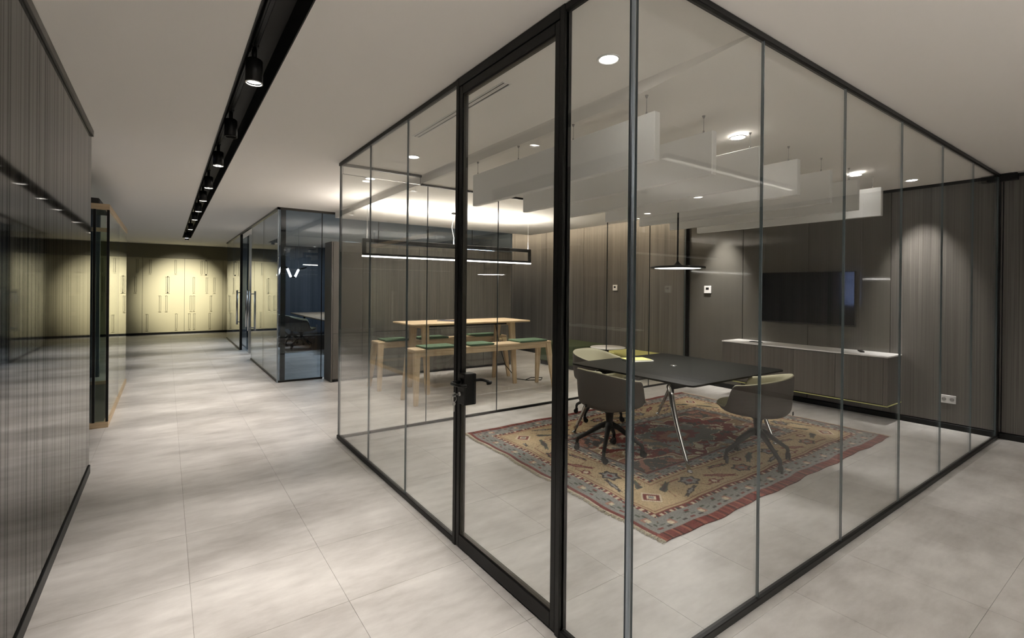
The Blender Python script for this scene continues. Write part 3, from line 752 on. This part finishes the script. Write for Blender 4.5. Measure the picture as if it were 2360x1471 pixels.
# ------------------------------------------------------------------ tub chairs
def make_chair():
    t = thing('tub_chair', '', 'chair', (0, 0, 0), 0, 'tub chairs around the black table')
    bm = new(); NT, NP = 56, 9
    def ss(a, b_, x): x = min(1, max(0, (x-a)/(b_-a))); return x*x*(3-2*x)
    rings = []
    for i in range(NT):
        th = 2*PI*i/NT                                  # 0 = back (-y)
        a = abs((th+PI) % (2*PI)-PI); deg = math.degrees(a)
        arm = .795-.09*ss(15, 125, deg)
        zr = arm+(.487-arm)*ss(119, 130, deg)
        ex = .30+.0*deg; ey = .275 if deg < 90 else .275+.065*ss(100, 175, deg)
        dx, dy = math.sin(th), -math.cos(th)
        k = (abs(dx)**2.6+abs(dy)**2.6)**(-1/2.6)
        X, Y = ex*dx*k, ey*dy*k
        ring = []
        for j in range(NP):
            s = j/(NP-1)
            if s < .5:
                q = s/.5; z = zr+(min(.505, zr-.004)-zr)*q; f = 1-.06*q**1.5
            else:
                q = (s-.5)/.5; z = .412+(min(.505, zr-.004)-.412)*(1-math.sin(q*PI/2))
                f = .94*(math.cos(q*PI/2)**.75)+.13*q
            ring.append(bm.verts.new((X*f, Y*f, z)))
        rings.append(ring)
    for i in range(NT):
        for j in range(NP-1):
            f = bm.faces.new((rings[i][j], rings[(i+1) % NT][j], rings[(i+1) % NT][j+1], rings[i][j+1])); f.smooth = True
    bm.faces.new([r[-1] for r in rings])
    bmesh.ops.recalc_face_normals(bm, faces=bm.faces)
    sh = obj('shell', bm, [m_shell, m_beige], t, local=True)
    so = sh.modifiers.new('thick', 'SOLIDIFY'); so.thickness = .024; so.offset = -1; so.material_offset = 1; so.material_offset_rim = 1
    sb = sh.modifiers.new('smooth', 'SUBSURF'); sb.levels = 1; sb.render_levels = 1
    pd_ = new(); lathe(pd_, [(0, .492), (.17, .492), (.225, .482), (.24, .468), (.225, .452), (0, .450)], seg=32)
    bmesh.ops.scale(pd_, vec=(1, .98, 1), verts=pd_.verts)
    obj('seat_pad', pd_, m_beige, t, local=True)
    lb = new(); box(lb, -.011, .011, -.279, -.270, .455, .487, .003); obj('back_tab', lb, m_black, t, local=True)
    hb = new(); lathe(hb, [(0, .415), (.07, .415), (.066, .398), (.038, .375), (.030, .30), (.042, .285), (.05, .25), (.03, .235), (0, .235)], seg=24)
    obj('hub', hb, m_black_matt, t, local=True)
    for k in range(4):
        a = math.radians(45+90*k); c, s = math.cos(a), math.sin(a)
        lg = new()
        tube(lg, [(c*.02, s*.02, .272), (c*.08, s*.08, .250), (c*.17, s*.17, .188), (c*.255, s*.255, .132), (c*.292, s*.292, .108), (c*.300, s*.300, .085), (c*.300, s*.300, .062)],
             [.030, .025, .020, .0175, .0165, .0155, .012], 12)
        lo = obj('leg', lg, m_black_matt, t, local=True)
        cs = new(); cyl(cs, (c*.30-s*.014, s*.30+c*.014, .026), .026, .016, 18, axis='y'); cyl(cs, (c*.30-s*.014, s*.30-.012, .026), .026, .014, 18, axis='y')
        box(cs, c*.30-.016, c*.30+.016, s*.30-.02, s*.30+.02, .024, .066, .008, 2)
        obj('caster', cs, m_black_matt, lo, local=True)
    return t
ch = make_chair()
spots = ((3.353, 3.159, -PI/2+math.radians(-6), 'taupe tub chair at the left side of the black table, back to the door'),
         (4.301, 2.276, math.radians(16), 'taupe tub chair at the right front of the black table, back to the glass'),
         (4.19, 4.13, PI+math.radians(8), 'taupe tub chair at the far side of the black table, beige inside showing'))
RZ0 = .0105
for k, (x, y, rz, lab) in enumerate(spots):
    o = ch if k == 0 else copy_tree(ch)
    o.location = (x, y, RZ0); o.rotation_euler = (0, 0, rz); o['label'] = lab
    foot = (math.radians(34.6), math.radians(63), math.radians(15))[k]
    for c in o.children:      # the star base turns on its own
        if c.name.startswith(('leg', 'hub')): c.rotation_euler = (0, 0, foot-math.radians(45)-rz)

# notebooks on the table
def notebook(name, label, x, y, z, w_, h_, rz, m, th=.012, group=None):
    t = thing(name, label, 'notebook', (x, y, z), rz, group)
    obj('pages', box(new(), -w_/2+.003, w_/2-.003, -h_/2+.003, h_/2-.003, .001, th-.001), m_paper, t, local=True)
    cvr = new(); box(cvr, -w_/2, w_/2, -h_/2, h_/2, 0, .001); box(cvr, -w_/2, w_/2, -h_/2, h_/2, th-.001, th)
    obj('cover', cvr, m, t, local=True)
    return t
notebook('notebook', 'white notebook under the yellow one on the black table', 4.375, 3.70, .7242, .21, .29, 1.25, m_white, .010)
notebook('notebook', 'yellow-green notebook on top of the white one on the black table', 4.36, 3.71, .7344, .205, .285, 1.22, m_lime, .009)

# ------------------------------------------------------------------ sideboard and tv
sd = thing('sideboard', 'long wall-hung dark wood sideboard with white top under the television', 'sideboard', (6.95, 3.1, .2))
obj('carcass', box(new(), 6.745, 7.168, 2.072, 4.10, .225, .772), m_wood_side, sd)
for a, b_ in ((2.11, 2.603), (2.603, 3.097), (3.097, 3.6), (3.6, 4.098)):
    obj('door', box(new(), 6.722, 6.743, a+.002, b_-.002, .232, .765), m_wood_side, sd)
obj('side_panel', box(new(), 6.720, 6.745, 2.068, 2.108, .225, .772), m_wood_side, sd)
obj('top', box(new(), 6.715, 7.168, 2.064, 4.104, .773, .790, .002), m_white, sd)
obj('edge_strip', box(box(new(), 6.715, 6.722, 2.064, 4.104, .212, .222), 6.722, 7.165, 2.064, 2.070, .212, .222), m_lime, sd)
obj('bottom_panel', box(new(), 6.722, 7.165, 2.070, 4.104, .212, .224), m_black_matt, sd)
rm = thing('remote_control', 'small black remote control on the white sideboard top, right end', 'remote', (6.98, 2.42, .79), .5)
obj('body', box(new(), -.075, .075, -.024, .024, 0, .018, .005, 2), m_black, rm, local=True)
kp = new()
for i in range(5):
    for j in range(2): cyl(kp, (-.05+.022*i, -.01+.02*j, .0185), .005, .003, 8)
obj('keypad', kp, m_trim, rm, local=True)
solid('paper_sheet', box(new(), 6.86, 7.07, 3.84, 4.03, .7902, .7916), m_paper, 'white paper sheet lying at the left end of the sideboard', 'paper', (6.96, 3.93, .79))
solid('smartphone', box(new(), 6.88, 6.96, 3.62, 3.78, .7902, .799, .003), m_black, 'flat dark device beside the paper on the sideboard', 'phone', (6.92, 3.7, .79))
tv = thing('television', 'large black flat television on the taupe wall above the sideboard', 'television', (7.13, 3.125, 1.09))
obj('cabinet', box(new(), 7.10, 7.145, 2.532, 3.722, 1.082, 1.792, .004), m_black, tv)
obj('screen', box(new(), 7.0975, 7.10, 2.542, 3.712, 1.102, 1.782), m_screen, tv)
obj('wall_mount', box(new(), 7.145, 7.169, 2.9, 3.35, 1.25, 1.6), m_black_matt, tv)
def thermostat(y, z, label, s=.12, x=XD):
    t = thing('thermostat', label, 'thermostat', (x, y, z))
    obj('housing', box(new(), -.022, 0, -s/2, s/2, -s/2, s/2, .004), m_white, t, local=True)
    obj('display', box(new(), -.0235, -.0215, -s*.22, s*.22, -.005, s*.27), m_black, t, local=True)
thermostat(4.63, 1.54, 'square white thermostat on the taupe panel left of the television')
thermostat(6.63, 1.56, 'square white thermostat on the dark veneer beyond the rear glass', .11)
sk_ = thing('socket_plate', 'white double power socket low on the dark wood wall', 'socket', (XD, 1.638, .333))
obj('plate', box(new(), -.012, 0, -.068, .068, -.045, .045, .003), m_white, sk_, local=True)
for y in (-.034, .034):
    q = new(); cyl(q, (-.0125, y, 0), .021, .003, 20, axis='x'); ob = obj('outlet', q, m_cable, sk_, local=True)
    q = new()
    for zz in (-.009, .009): cyl(q, (-.0145, y+zz, 0), .0028, .002, 8, axis='x')
    obj('pin_hole', q, m_black, ob, local=True)

# ------------------------------------------------------------------ high table, benches
ht = thing('high_table', 'long pale oak high table with tapered legs beyond the rear glass', 'table', (3.98, 6.68, 0))
obj('tabletop', box(new(), 2.80, 4.85, 6.33, 7.08, .985, 1.012, .008, 2), m_oak, ht)
obj('apron', box(new(), 3.10, 4.53, 6.55, 6.80, .945, .985), m_black, ht)
for x, sx in ((3.05, -1), (4.58, 1)):
    for y, sy in ((6.48, -1), (6.88, 1)):
        lg = new(); fx, fy = x+sx*.0, y+sy*.11
        for (a, b_) in (((x, y, .985), (fx, fy, 0)),):
            vs = []
            for (px_, py_, pz, w_) in ((x, y, .985, .055), (fx, fy, 0, .033)):
                vs += [lg.verts.new((px_+i*w_, py_+j*w_*.55, pz)) for i, j in ((-1, -1), (1, -1), (1, 1), (-1, 1))]
            for q in ((0, 1, 2, 3), (7, 6, 5, 4), (0, 4, 5, 1), (1, 5, 6, 2), (2, 6, 7, 3), (3, 7, 4, 0)): lg.faces.new([vs[i] for i in q])
        bmesh.ops.bevel(lg, geom=list(lg.edges), offset=.006, segments=1, affect='EDGES')
        obj('leg', lg, m_oak_leg, ht)
    obj('leg_rail', box(new(), x-.03, x+.03, 6.48, 6.88, .93, .985, .004), m_oak_leg, ht)
def make_bench():
    t = thing('bench', '', 'bench', (0, 0, 0), 0, 'oak benches at the high table')
    b_ = new(); box(b_, -1.16, 1.16, -.15, .15, .672, .715, .018, 3)
    obj('seat', b_, m_oak, t, local=True)
    ap = new(); box(ap, -1.12, 1.12, -.135, -.11, .615, .674, .003); box(ap, -1.12, 1.12, .11, .135, .615, .674, .003)
    obj('apron', ap, m_oak, t, local=True)
    for sx in (-1, 1):
        for sy in (-1, 1):
            lg = new(); vs = []
            for (px_, py_, pz, w_) in ((sx*1.105, sy*.118, .69, .048), (sx*1.155, sy*.215, 0, .030)):
                vs += [lg.verts.new((px_+i*w_, py_+j*w_*.55, pz)) for i, j in ((-1, -1), (1, -1), (1, 1), (-1, 1))]
            for q in ((0, 1, 2, 3), (7, 6, 5, 4), (0, 4, 5, 1), (1, 5, 6, 2), (2, 6, 7, 3), (3, 7, 4, 0)): lg.faces.new([vs[i] for i in q])
            bmesh.ops.bevel(lg, geom=list(lg.edges), offset=.006, segments=1, affect='EDGES')
            obj('leg', lg, m_oak_leg, t, local=True)
    return t
bn = make_bench(); bn.location = (3.78, 6.04, 0); bn['label'] = 'pale oak bench with green seat pads on the near side of the high table'
b2 = copy_tree(bn); b2.location = (3.71, 7.17, 0); b2['label'] = 'pale oak bench with green seat pads on the far side of the high table'
def cushion(x, y, w_, label):
    b_ = new(); box(b_, -w_/2, w_/2, -.165, .165, .7155, .742, .008, 2)
    for sx in (-1, 1): pass
    bmesh.ops.translate(b_, verts=b_.verts, vec=(0, 0, -.7155))
    o = obj('seat_cushion', b_, m_green); o.location = (x, y, .7155)
    return tag(o, label, 'cushion', 'green seat pads on the benches')
for x, w_, q in ((3.02, .47, 'left end'), (3.66, .40, 'middle'), (4.58, .52, 'right end')):
    cushion(x, 6.04, w_, 'green felt seat pad at the %s of the near bench' % q)
for x, w_, q in ((2.86, .40, 'left end'), (3.47, .50, 'middle'), (4.48, .52, 'right end')):
    cushion(x, 7.17, w_, 'green felt seat pad at the %s of the far bench' % q)
notebook('notebook', 'dark blue notebook lying on the pale oak high table', 3.55, 6.72, 1.0122, .20, .29, .7, principled('navy_cover', (.03, .035, .07), .5), .014)
cbl = new(); tube(cbl, [(4.42, 6.70, .94), (4.50, 6.72, .6), (4.62, 6.70, .25), (4.78, 6.60, .02), (4.9, 6.45, .008), (5.1, 6.35, .008), (5.25, 6.5, .008), (5.1, 6.62, .008), (4.9, 6.5, .009)], .007, 8)
solid('power_cord', cbl, m_black, 'black power cord dropping from the oak table to the floor', 'cord', (4.62, 6.7, 0))

# lounge corner beyond the rear glass
st = thing('side_table', 'small round white side table beside the lime pouf', 'side table', (6.12, 5.82, 0))
obj('tabletop', lathe(new(), [(0, .535), (.285, .535), (.295, .542), (.29, .55), (0, .55)], (6.12, 5.82, 0), 40), m_white, st)
obj('pole', cyl(new(), (6.12, 5.82, .275), .016, .52, 14), m_black, st)
obj('foot', lathe(new(), [(0, .018), (.15, .012), (.17, .0), (0, .0)], (6.12, 5.82, 0), 32), m_black, st)
def pouf(x0, x1, y0, y1, h_, m, label):
    t = thing('pouf', label, 'pouf', ((x0+x1)/2, (y0+y1)/2, 0))
    obj('cushion', box(new(), x0, x1, y0, y1, .07, h_, .05, 4), m, t)
    obj('plinth', box(new(), x0+.05, x1-.05, y0+.05, y1-.05, 0, .07), m_black, t)
pouf(6.45, 7.10, 5.42, 6.25, .42, m_lime, 'lime yellow pouf by the veneer wall behind the black table')
pouf(6.20, 7.05, 6.75, 7.85, .46, m_darkgreen, 'dark green pouf by the veneer wall, next to the benches')

# ------------------------------------------------------------------ inside the smoked room
rt = thing('conference_table', 'wooden table inside the smoked glass meeting room', 'table', (3.9, 14.0, 0))
obj('tabletop', box(new(), 3.0, 4.8, 11.9, 15.6, .715, .745, .01, 2), principled('brown_wood', (.36, .25, .16), .4), rt)
for x in (3.3, 4.5):
    for y in (12.4, 15.1): obj('leg', tube(new(), [(x, y, .715), (x+.1*(1 if x > 4 else -1), y, .0065)], [.03, .02], 12), m_black, rt)
for k, (x, y, rz, q) in enumerate(((2.62, 14.6, -PI/2, 'farthest'), (2.66, 13.6, -PI/2+.2, 'middle'), (2.70, 12.7, -PI/2-.2, 'nearest'))):
    o = copy_tree(ch); o.location = (x, y, .006); o.rotation_euler = (0, 0, rz); o['label'] = 'taupe tub chair inside the smoked glass room, %s of three' % q
    o['group'] = 'chairs in the smoked glass room'
solid('rug', box(new(), 2.3, 5.4, 12.3, 15.9, 0, .006, .002), principled('brown_rug', (.20, .15, .12), .95), 'dark brown rug under the table in the smoked glass room', 'rug', (3.8, 14, 0))
zg = thing('zigzag_lamp', 'zigzag lamp of white glowing strips inside the smoked glass room', 'lamp', (2.1, 11, 1.7))
pts = [(1.86, 1.74), (1.95, 1.95), (2.05, 1.90), (2.12, 1.72), (2.20, 1.72), (2.27, 1.88), (2.42, 1.93)]
for k, (a, b_) in enumerate(zip(pts, pts[1:])):
    p, q = Vector((a[0], 11, a[1])), Vector((b_[0], 11.0, b_[1]))
    bm = new(); dv_ = (q-p).normalized(); nn = Vector((-dv_.z, 0, dv_.x))*.014
    vs = [bm.verts.new(v) for yy in (-.05, .05) for v in (p+nn+Vector((0, yy, 0)), q+nn+Vector((0, yy, 0)), q-nn+Vector((0, yy, 0)), p-nn+Vector((0, yy, 0)))]
    for f in ((0, 1, 2, 3), (7, 6, 5, 4), (0, 4, 5, 1), (1, 5, 6, 2), (2, 6, 7, 3), (3, 7, 4, 0)): bm.faces.new([vs[i] for i in f])
    obj('light_strip', bm, m_zig if k % 2 == 0 else m_rod, zg)
for x, z in ((1.95, 1.95), (2.27, 1.88)): obj('suspension_wire', cyl(new(), (x, 11, (z+H)/2), .0025, H-z, 6), m_cable, zg)
put_light(lamp_data('AREA', 'smoked_room_bulb', 26, (.85, .93, 1.0), shape='RECTANGLE', size=1.2, size_y=.2), (1.6, 2.5, 1.05), zg)
